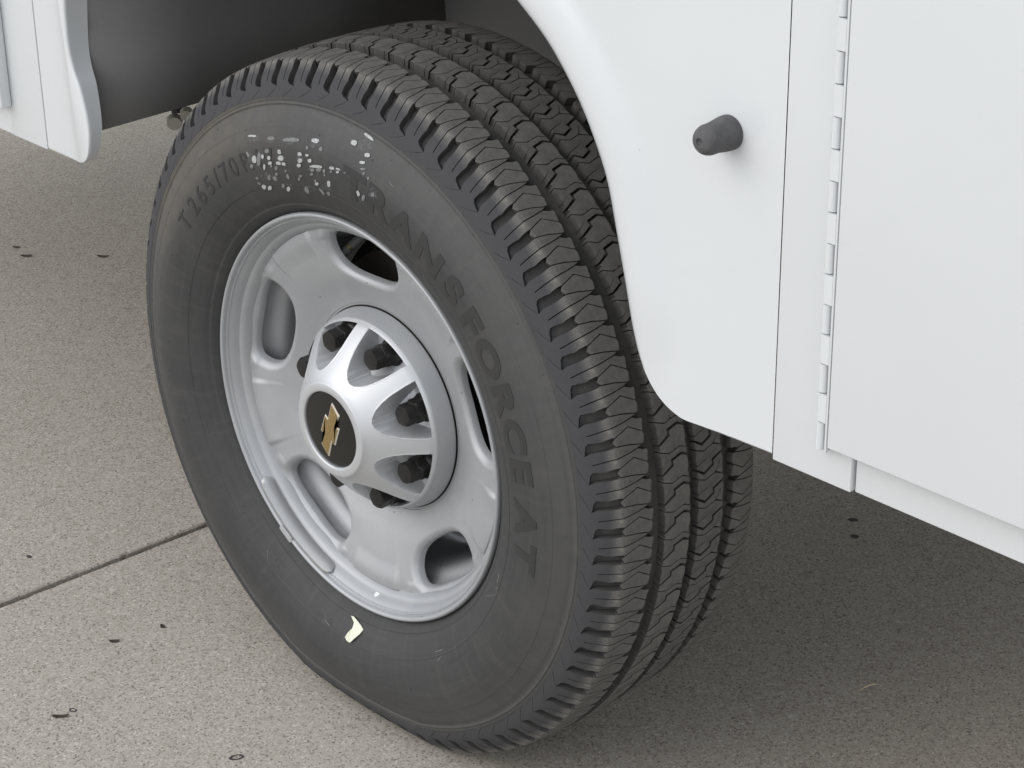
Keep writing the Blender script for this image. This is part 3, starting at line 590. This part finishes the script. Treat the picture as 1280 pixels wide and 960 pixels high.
for k in range(8):
    o = link('lug_nut', nm_, rim); o.scale = (1.08, 1.015, 1.08); a = math.radians(22.5+45*k); o.location = (.090*math.cos(a), 0, .090*math.sin(a)); o.rotation_euler.y = k*.7

# ---------------------------------------------------------------- hub cap
CONE = catmull([(.0548, -.1345), (.0560, -.1330), (.0600, -.1290), (.075, -.1160), (.092, -.1000), (.104, -.0868), (.1085, -.0800)], 8)
def pocket(deg, r):
    """>0 inside a lug pocket (metres from its wall)"""
    d = (deg-22.5+22.5) % 45-22.5; u = r*math.sin(math.radians(d)); v = r*math.cos(math.radians(d))
    # teardrop: half width grows with radius
    vv = v
    hw = float(np.interp(vv, [.0640, .0660, .0700, .076, .084, .094, .104, .110], [-.004, .0055, .0125, .0185, .0238, .0285, .0328, .0350]))
    return min((hw-abs(u))*.92, .1068-r)
NA2, NR2 = 1152, 62
rs2 = np.concatenate([np.linspace(.0548, .1085, NR2)])
V = []
for i in range(NA2):
    deg = 360*i/NA2; a = math.radians(deg)
    for r in rs2:
        y = lerp_prof(r, CONE); p = pocket(deg, r)
        fl = lerp_prof(r, [(.055, -.100), (.064, -.098), (.070, -.088), (.078, -.0765), (.085, -.0720), (.109, -.0690)])
        # small pressed rib where the pocket meets the stud seat
        s = max(0, min(1, (p+.0001)/.0016)); s = s*s*(3-2*s)
        yy = y*(1-s)+max(y, fl)*s
        yy -= .0004*math.exp(-((p+.0009)/.0007)**2)*(1 if r < .107 else 0)
        V.append((r*math.cos(a), yy, r*math.sin(a)))
F = []
for i in range(NA2):
    k = (i+1) % NA2
    for j in range(NR2-1): F.append((i*NR2+j, i*NR2+j+1, k*NR2+j+1, k*NR2+j))
cap = link('hub_cap', mesh('hub_cap', V, F), truck, M_CAP, smooth=40)
cap['label'] = 'silver domed hub cap with eight spokes'
sk_ = catmull([(-.0800, .1085), (-.0793, .1096), (-.0770, .1108), (-.0690, .1136), (-.0610, .1156), (-.0575, .1160)], 6)
link('cap_skirt', mesh('skirt', *revolve([tuple(p) for p in sk_], 300)), cap, M_RIM, smooth=50)
link('cap_gap', mesh('cap_gap', *revolve([(-.0575, .1160), (-.0560, .1150), (-.0560, .1195), (-.0568, .1200)], 200)), cap, M_NUT, smooth=30)
rg = catmull([(-.1330, .0434), (-.1352, .0438), (-.1362, .0448), (-.1366, .0475), (-.1364, .0510), (-.1358, .0536), (-.1345, .0548)], 6)
link('cap_ring', mesh('cap_ring', *revolve([tuple(p) for p in rg], 240)), cap, M_CAP, smooth=50)
disc = link('badge_disc', mesh('badge_disc', *revolve([(-.1330, .0436), (-.1336, .0430), (-.1340, .0400), (-.1346, .02), (-.1348, .0008)], 160, cap1=True)), cap, M_BLACKGLOSS, smooth=60)
# slanted cross shaped badge, built where it stands
def badge(sc, y, h, nm, m, inset=0):
    O = BADGE
    n = len(O); P = []; sg = 1 if sum(O[i-1][0]*O[i][1]-O[i][0]*O[i-1][1] for i in range(n)) > 0 else -1
    for i in range(n):
        p0, p1, p2 = Vector(O[i-1]), Vector(O[i]), Vector(O[(i+1) % n]); a = (p1-p0).normalized(); b = (p2-p1).normalized()
        nn = Vector((-a.y-b.y, a.x+b.x)); nn = nn/(nn.length**2)*2 if nn.length > 1e-6 else nn
        if nn.length > 1.25: nn = nn*(1.25/nn.length)
        P.append(p1+nn*inset*sg)
    bm = bmesh.new(); ca, sa = math.cos(BANG), math.sin(BANG)
    lo = [bm.verts.new((p.x*ca-p.y*sa, y, p.x*sa+p.y*ca)) for p in ([Vector(o) for o in O] if nm == 'badge_border' else P)]
    hi = [bm.verts.new((p.x*ca-p.y*sa, y-h, p.x*sa+p.y*ca)) for p in P]
    for i in range(n): bm.faces.new((lo[i], lo[(i+1) % n], hi[(i+1) % n], hi[i]))
    f = bm.faces.new(hi); bmesh.ops.triangulate(bm, faces=[f]); bmesh.ops.recalc_face_normals(bm, faces=bm.faces)
    return link(nm, frombm(nm, bm), cap, m)
BADGE = [(-0.0027, 0.0131), (-0.0075, 0.0166), (-0.0163, -0.0067), (-0.0100, -0.0075), (-0.0168, -0.0220), (-0.0048, -0.0342), (0.0027, -0.0131), (0.0075, -0.0166), (0.0163, 0.0067), (0.0100, 0.0075), (0.0168, 0.0220), (0.0048, 0.0342)]
BANG = 0
badge(1, -.1342, .0016, 'badge_border', M_SATIN, inset=.0009)
badge(1, -.1354, .0008, 'badge_face', M_GOLD, inset=.0019)

# ---------------------------------------------------------------- body of the truck (heights relative to the axle)
YB = -.130
ARCH_R = catmull([(.2893, .5317), (.3221, .5074), (.3447, .4855), (.37, .4539), (.3896, .4211), (.4045, .3880), (.4165, .3420), (.4266, .3017), (.4384, .2546), (.4529, .2213), (.4729, .1995), (.4979, .1885), (.525, .1875), (.5516, .1880), (.5667, .1886), (.6076, .1896)], 6)
ARCH_L = catmull([(-.5215, .1865), (-.4950, .1865), (-.4700, .1865), (-.4540, .1872), (-.4440, .1915), (-.4360, .2020), (-.4315, .2180), (-.4300, .2330), (-.4325, .2520), (-.4400, .2800), (-.4500, .3000), (-.4555, .3200), (-.4570, .3480), (-.4535, .3900), (-.4350, .4450), (-.3950, .5000)], 6)
TOPC = catmull([(-.3950, .5000), (-.34, .5450), (-.22, .5950), (-.05, .6200), (.10, .6080), (.22, .5720), (.2893, .5317)], 6)
ZT = 1.15      # top of the body side
def flare_panel(name, curve, corner, xin, sgn_, flare=1.0):
    """side skin with a raised flange that follows the wheel opening; curve runs along the opening edge"""
    C = np.array(curve); tg = np.gradient(C, axis=0); tg /= np.linalg.norm(tg, axis=1)[:, None]
    nr = np.stack([-tg[:, 1], tg[:, 0]], 1)*sgn_                # away from the opening
    D = [(0.0, .0080), (.0006, .0052), (.0020, .0024), (.0045, -.0004), (.0085, -.0030), (.014, -.0050), (.021, -.0062), (.029, -.0064), (.037, -.0055), (.044, -.0040), (.050, -.0024), (.055, -.0011), (.060, -.0003), (.064, 0)]
    for i in range(len(C)):          # bottom edge end: rows run square to the edge
        u = max(0, min(1, (abs(C[i][0]-xin)-.012)/.045)); nr[i] = nr[i]*u+np.array([0, 1.])*(1-u); nr[i] /= np.linalg.norm(nr[i])
    V = []; F = []; m = len(D)
    # tight corners: shrink the flange so that its offset rows do not cross
    ds = np.linalg.norm(np.gradient(C, axis=0), axis=1); dn = np.gradient(nr, axis=0); conv = -np.sum(dn*tg, axis=1)/ds
    sc = np.where(conv > 1e-3, np.minimum(1, .62/np.maximum(conv, 1e-3)/.064), 1.0)
    sc = np.array([min(sc[max(0, i-4):i+5]) for i in range(len(C))]); ker = np.ones(9)/9
    sc = np.convolve(np.pad(sc, 4, mode='edge'), ker, mode='valid')
    if not flare: D = [(0.0, .0030), (.0008, .0012), (.0022, .0003), (.0045, 0)]; m = len(D)
    # flange fades out where the opening edge becomes the straight bottom edge
    for i, (p, q) in enumerate(zip(C, nr)):
        k = max(0, min(1, (p[1]-.187)/.12)); k = k*k*(3-2*k)
        for d, y in D:
            pp = p+q*d*sc[i]; pp[1] = max(pp[1], .1868)
            V.append((pp[0], YB+(y if y > 0 else y*k), pp[1]))
    n = len(C)
    for i in range(n-1):
        for j in range(m-1): F.append((i*m+j, i*m+j+1, (i+1)*m+j+1, (i+1)*m+j))
    # return lip turned into the wheel well
    b0 = len(V)
    for i, (p, q) in enumerate(zip(C, nr)):
        for yy, e in ((.0080 if flare else .0030, 0), (.0095 if flare else .006, .0006), (float(np.interp(p[1], [.19, .22, .26, .30, .34, .40], [.0160, .0185, .0225, .0268, .0305, .0345])), .0012), (float(np.interp(p[1], [.19, .22, .26, .30, .34, .40], [.0160, .0185, .0225, .0268, .0305, .0345])), .0035)): V.append((p[0]+q[0]*e, YB+yy, p[1]+q[1]*e))
    for i in range(n-1):
        for j in range(3): F.append((b0+i*4+j, b0+(i+1)*4+j, b0+(i+1)*4+j+1, b0+i*4+j+1))
    # the flat remainder
    last = [i*m+m-1 for i in range(n)]
    ids = []
    for p in corner: V.append((p[0], YB, p[1])); ids.append(len(V)-1)
    F.append(last+ids)
    bm = bmesh.new(); bm.from_mesh(mesh('t', V, F)); bmesh.ops.remove_doubles(bm, verts=bm.verts, dist=2e-5)
    bmesh.ops.triangulate(bm, faces=[f for f in bm.faces if len(f.verts) > 6], ngon_method='EAR_CLIP')
    bmesh.ops.recalc_face_normals(bm, faces=bm.faces)
    o = link(name, frombm(name, bm), truck, M_PAINT, smooth=40); return o
nR = len(ARCH_R)
fr = flare_panel('fender_panel', np.vstack([TOPC[len(TOPC)//2:-1], ARCH_R]), [(.6076, ZT), (float(TOPC[len(TOPC)//2][0]), ZT)], .6076, 1)
fr['label'] = 'white fender panel behind the tyre with flared wheel opening'
fl = flare_panel('fender_panel', np.vstack([ARCH_L[:-1], TOPC[:len(TOPC)//2+1]]), [(float(TOPC[len(TOPC)//2][0]), ZT), (-.5215, ZT)], -.5215, 1, 0)
fl['label'] = 'white fender panel ahead of the tyre with rounded lower corner'
def plate(name, parent, m, x0, x1, z0, z1, y0, th=.02, bev=.0012): return box(name, parent, m, x0, x1, y0, y0+th, z0, z1, bev=bev)
plate('side_post', truck, M_PAINT, .6088, .6942, .1885, ZT, YB-.0010)['label'] = 'white post panel carrying the long hinge'
plate('sill_rail', truck, M_PAINT, .6957, 2.4, .1885, ZT, YB+.0030)['label'] = 'white rail below the door'
door = plate('compartment_door', truck, M_PAINT, .6776, 1.55, .2295, ZT-.04, YB-.0152, th=.0152, bev=.0018)
door['label'] = 'white compartment door with piano hinge'
# piano hinge: leaf, alternating knuckles
plate('hinge_leaf', door, M_PAINT, .6746, .6768, .2243, ZT-.06, YB-.0145, th=.0030, bev=.0004)
def knuckle_bm(bm, z0, z1, r, x, y, n=20):
    a = []; b = []
    for i in range(n): t = 2*math.pi*i/n; a.append(bm.verts.new((x+r*math.cos(t), y+r*math.sin(t), z0))); b.append(bm.verts.new((x+r*math.cos(t), y+r*math.sin(t), z1)))
    for i in range(n): bm.faces.new((a[i], a[(i+1) % n], b[(i+1) % n], b[i]))
    bm.faces.new(a[::-1]); bm.faces.new(b)
HX, HY, HR = .6674, YB-.0098, .0047
pitch = .0532; KZ0 = .2243
bmA = bmesh.new(); knuckle_bm(bmA, .0003, .0258, HR, HX, HY); bmesh.ops.bevel(bmA, geom=[e for e in bmA.edges if abs(e.verts[0].co.z-e.verts[1].co.z) < 1e-6], offset=.0004, segments=2, affect='EDGES')
meA = frombm('hinge_knuckle', bmA); meA.materials.append(M_PAINT)
bmB = bmesh.new(); knuckle_bm(bmB, .0002, .0260, HR, HX, HY); box_bm(bmB, HX+.001, .6745, HY-HR+.0001, HY-HR+.0030, .0004, .0258, 0)
meB = frombm('hinge_knuckle', bmB); meB.materials.append(M_PAINT)
for me_ in (meA, meB): me_.polygons.foreach_set('use_smooth', [True]*len(me_.polygons)); me_.set_sharp_from_angle(angle=math.radians(35))
for k in range(32):
    z0 = KZ0+k*.0266
    if z0 > ZT-.09: break
    o = link('hinge_knuckle', meA if k % 2 == 0 else meB, door); o.location.z = z0
box('hinge_slot_shade', door, M_DARK, HX+.0030, .6760, HY+.0015, YB-.0015, KZ0+.001, ZT-.07)  # dark strip standing in for the shadow in the hinge slots
box('hinge_mount', door, M_PAINT, HX-.0042, HX+.0008, HY+.0005, YB-.0012, KZ0, ZT-.07)
# left of the wheel: narrow post, then the next door
plate('side_post', truck, M_PAINT, -.5995, -.5232, .1862, ZT, YB-.0004)['label'] = 'narrow white post ahead of the wheel'
plate('side_post', truck, M_PAINT, -2.2, -.6008, .1862, ZT, YB+.0010)['label'] = 'white side rail at the front edge of the picture'
ld = plate('compartment_door', truck, M_PAINT, -1.5, -.5935, .2240, ZT-.04, YB-.0150, th=.0145, bev=.0018); ld['label'] = 'edge of white compartment door ahead of the wheel'
# rubber door stop
bp_ = [(0, .0160), (-.003, .0163), (-.010, .0160), (-.018, .0152), (-.026, .0144), (-.033, .0142), (-.039, .0140), (-.045, .0124), (-.0490, .0098), (-.0512, .0062), (-.0518, .0040), (-.0495, .0033), (-.0480, .0002)]
bpp = catmull([(y*.72, r*.93) for y, r in bp_], 5)
bs = link('rubber_door_stop', mesh('stop', *revolve([tuple(p) for p in bpp], 72)), truck, M_BUMPER, smooth=60)
bs.location = (.5480, YB, .4713+HZ)
# hidden bulk of the body: roof, ends, far side, floor
box('body_shell', truck, M_PAINT, -2.2, 2.4, 1.88, 1.90, .46, ZT)  # unseen far side, cut short below to let more light under the truck
box('body_roof', truck, M_PAINT, -2.2, 2.4, -.10, 1.88, ZT-.02, ZT-.002)
box('body_end', truck, M_PAINT, -2.2, -2.18, -.10, 1.88, .19, ZT-.03); box('body_end', truck, M_PAINT, 2.38, 2.40, -.10, 1.88, .19, ZT-.03)
box('floor_pan', truck, M_PAINT, -2.17, -.475, -.09, 1.87, .445, .46); box('floor_pan', truck, M_PAINT, .475, 2.37, -.09, 1.87, .445, .46); box('floor_pan', truck, M_DARK, -.47, .47, .46, 1.30, .445, .46)  # unseen floor, set high and white at the sides to bounce light down
box('frame_rail', truck, M_STEM, -2.1, 2.3, .50, .56, .31, .43); box('frame_rail', truck, M_STEM, -2.1, 2.3, 1.19, 1.25, .31, .43)
# wheel well liner: follows the opening, runs inwards
LC = np.vstack([[(-.452, .2200), (-.4560, .30), (-.4600, .3480)], [(-.4565, .39)], [(-.4380, .4470), (-.398, .503)], TOPC[1:-1:3]*1.0+np.array([0, .004]), [(.293, .5347), (.3475, .4890), (.3930, .4240), (.4200, .3440), (.4420, .2560), (.455, .222)]])
V = []; F = []; n = len(LC)
for p in LC:
    for yy in (YB+.016, .05, .25, .45): V.append((p[0], yy, p[1]))
for i in range(n-1):
    for j in range(3): F.append((i*4+j, i*4+j+1, (i+1)*4+j+1, (i+1)*4+j))
ln = link('wheel_well_liner', mesh('liner', V, F), truck, M_LINER, smooth=35)
so_ = ln.modifiers.new('thickness', 'SOLIDIFY'); so_.thickness = .003; so_.offset = -1
# inner wall of the well
V = [(p[0], .452, p[1]) for p in LC]; i0 = len(V)
b1 = box('inner_well_wall', truck, M_LINER, -.46, .455, .452, .457, .02, .63)
# axle, spring and damper seen dimly over the tyre
tube('axle_tube', truck, M_DARK, (0, .05, 0), (0, 1.70, 0), .05, n=32)
tube('damper', truck, M_DARK, (.30, .36, .05), (.17, .36, .56), .026, n=24); tube('damper_rod', truck, M_RUSTY, (.17, .36, .56), (.15, .36, .62), .010)
# pale cap on the bracket that hangs under the liner
tube('hanger_bracket', truck, M_DARK, (-.600, .115, .235), (-.588, .1045, .160), .008)
cp = tube('hanger_cap', truck, M_PALE, (-.592, .102, .1495), (-.585, .096, .1475), .0105, .0095, n=24)
tube('hanger_cap', truck, M_PALE, (-.567, .104, .166), (-.560, .098, .164), .0085, .0075, n=20)
# the wheel on the far side
fy = 1.745
ft = bpy.data.objects.new('tyre', tyre.data); COL.objects.link(ft); ft.parent = truck; ft.location = (0, fy, HZ); ft['label'] = 'tyre on the far side under the truck'
frm = bpy.data.objects.new('wheel_rim', rim.data); COL.objects.link(frm); frm.parent = truck; frm.location = (0, fy, HZ); frm.rotation_euler.z = math.pi; frm['label'] = 'rim on the far side under the truck'

# ---------------------------------------------------------------- ground
base = link('ground', mesh('ground', [(-60, -60, -.012), (60, -60, -.012), (60, 60, -.012), (-60, 60, -.012)], [(0, 1, 2, 3)]), None, M_CONC, z=0); tag(base, kind='structure')
pav = bpy.data.objects.new('pavement', None); COL.objects.link(pav); tag(pav, kind='structure')
# joint line in the photo runs through these two ground points
J0, J1 = Vector((-.521, -.272)), Vector((-.505, .040)); ja = math.atan2(J1.x-J0.x, J1.y-J0.y)
S, G = 4.5, .009
def slab(ix, iy):
    x0, x1, y0, y1 = ix*S+G/2, (ix+1)*S-G/2, iy*S+G/2-1.9, (iy+1)*S-G/2-1.9
    bm = bmesh.new(); rr = random.Random(ix*7+iy)
    near = ix in (-1, 0) and iy == 0
    if near:      # slightly ragged saw cut
        n = 500; b = .0022
        def edge(xa, dirx):
            L = []
            for i in range(n+1):
                L.append((xa+dirx*abs(rr.gauss(0, .0006)), y0+(y1-y0)*i/n))
            return L
        Lf, Rt = edge(x0, 1), edge(x1, -1); top = [bm.verts.new((x+b, y, 0)) for x, y in Lf]; top2 = [bm.verts.new((x-b, y, 0)) for x, y in Rt]
        lo1 = [bm.verts.new((x, y, -.002)) for x, y in Lf]; lo2 = [bm.verts.new((x, y, -.002)) for x, y in Rt]
        d1 = [bm.verts.new((x, y, -.1)) for x, y in Lf]; d2 = [bm.verts.new((x, y, -.1)) for x, y in Rt]
        for i in range(n):
            bm.faces.new((top[i], top2[i], top2[i+1], top[i+1]))
            for a, b_ in ((top, lo1), (lo1, d1)): bm.faces.new((a[i+1], b_[i+1], b_[i], a[i]))
            for a, b_ in ((top2, lo2), (lo2, d2)): bm.faces.new((a[i], b_[i], b_[i+1], a[i+1]))
    else: box_bm(bm, x0, x1, y0, y1, -.1, 0, bev=.003)
    R2 = Matrix.Rotation(-ja, 4, 'Z')
    for v in bm.verts: c = R2@v.co; v.co = Vector((c.x+J0.x, c.y+J0.y, c.z))
    bmesh.ops.recalc_face_normals(bm, faces=bm.faces)
    return link('concrete_slab', frombm('slab', bm), pav, M_CONC, z=0)
for ix in range(-3, 3):
    for iy in range(-2, 3): slab(ix, iy)
base.location.z = -.008
bm = bmesh.new(); box_bm(bm, -.02, .02, -1.9, 2.6, -.017, -.0135)
for v in bm.verts: c = Matrix.Rotation(-ja, 4, 'Z')@v.co; v.co = Vector((c.x+J0.x, c.y+J0.y, c.z))
link('joint_filler', frombm('joint', bm), pav, M_GAP, z=0)

# ---------------------------------------------------------------- scraps and marks
def flake(name, m, x, y, lx, ly, rot, label, cat, hole=False, h=.0012, seed=1, top=True, curl=.002):
    rr = random.Random(seed); n = 14; V = []; F = []
    ca, sa = math.cos(rot), math.sin(rot)
    for ring, s in enumerate(((1.0, .5, 0.0) if not hole else (1.0, .62))):
        for i in range(n):
            a = 2*math.pi*i/n; k = s*(1+(rr.uniform(-.12, .12) if ring == 0 or hole else 0)); u, v = lx*k*math.cos(a), ly*k*math.sin(a)
            V.append((x+u*ca-v*sa, y+u*sa+v*ca, h+curl*(u/lx)**2*(0 if hole else 1)))
            if s == 0: break
    if hole: F = [(i, (i+1) % n, n+(i+1) % n, n+i) for i in range(n)]
    else: F = [(i, (i+1) % n, n+(i+1) % n, n+i) for i in range(n)]+[(n+i, n+(i+1) % n, 2*n) for i in range(n)]
    if top:
        o = link(name, mesh(name, V, F), None, m, z=0); s_o = o.modifiers.new('thickness', 'SOLIDIFY'); s_o.thickness = .0008; tag(o, label, cat); return o
    return link(name, mesh(name, V, F), pav, m, z=0)
flake('dead_leaf_scrap', M_LEAF, -.254, -.357, .0095, .0030, math.radians(50), 'long dark brown leaf scrap on the concrete near the lower left corner', 'leaf', seed=2)
flake('dead_leaf_scrap', M_LEAF, -.346, -.2185, .0065, .0030, math.radians(48), 'small dark leaf scrap on bare concrete below the joint line', 'leaf', seed=3)
flake('pebble_scrap', M_LEAF, -.331, -.156, .0036, .0030, 0, 'tiny dark round speck of debris midway between joint line and tyre', 'debris', seed=4)
flake('dead_leaf_scrap', M_LEAF, -1.495, .388, .010, .004, math.radians(40), 'dark leaf pieces on shaded concrete, middle of the three at far left', 'leaf', seed=5)
flake('dead_leaf_scrap', M_LEAF, -1.398, .481, .010, .004, math.radians(40), 'dark leaf piece on shaded concrete closest to the tyre at upper left', 'leaf', seed=6)
flake('dead_leaf_scrap', M_LEAF, -1.542, .398, .007, .003, math.radians(40), 'small dark leaf piece farthest left on the shaded concrete', 'leaf', seed=9)
flake('oil_spot', M_STAIN, .102, .665, .0075, .005, math.radians(40), '', '', seed=7, top=False, curl=0, h=.0006)
flake('oil_spot', M_STAIN, .132, .631, .0060, .0055, 0, '', '', seed=8, top=False, curl=0, h=.0006)
flake('oil_spot', M_STAIN, -.599, -.179, .005, .003, 0, '', '', seed=10, top=False, curl=0, h=.0006)
flake('ring_stain', M_STAIN, -.044, -.260, .0090, .0052, math.radians(60), '', '', hole=True, seed=11, top=False, h=.0006)
flake('ring_stain', M_STAIN, -.255, -.339, .0052, .0042, 0, '', '', hole=True, seed=12, top=False, h=.0006)
V = []; F = []; n = 12
GP = ((.366, .343), (.379, .373))
for i in range(n+1):
    u = i/n; x = GP[0][0]+(GP[1][0]-GP[0][0])*u; y = GP[0][1]+(GP[1][1]-GP[0][1])*u; w = .0013*math.sin(math.pi*min(.95, u+.05))+.0001; zz = .0012+.004*math.sin(math.pi*u)
    dxy = Vector((GP[1][0]-GP[0][0], GP[1][1]-GP[0][1])).normalized()
    for s in (-1, 0, 1): V.append((x-dxy.y*w*s, y+dxy.x*w*s+.003*math.sin(math.pi*u), zz+(0 if s else w*.8)))
for i in range(n):
    for j in range(2): F.append((i*3+j, i*3+j+1, i*3+j+4, i*3+j+3))
tag(link('grass_stem', mesh('stem', V, F), None, M_GRASS, z=0), 'single dry grass stem lying on the shaded concrete at lower right', 'grass')
# pale scrap of paper stuck to the lower sidewall
PP = [(-90.9, .2446), (-89.7, .2432), (-88.7, .2450), (-86.6, .2492), (-85.2, .2520), (-85.4, .2560), (-86.6, .2630), (-87.6, .2690), (-88.5, .2712), (-89.5, .2700), (-89.9, .2665), (-89.3, .2600), (-88.6, .2545), (-89.2, .2500), (-90.6, .2470)]
bm = bmesh.new()
fv = [bm.verts.new(Vector(side_pt(a, r, .0016+.0015*math.sin(i*1.3)))) for i, (a, r) in enumerate(PP)]
f = bm.faces.new(fv); bmesh.ops.triangulate(bm, faces=[f])
pp = link('paper_scrap', frombm('paper', bm), None, M_PAPER); pm = pp.modifiers.new('thickness', 'SOLIDIFY'); pm.thickness = .0005
tag(pp, 'small bent pale yellow scrap of paper stuck on the tyre sidewall just below the rim', 'paper')
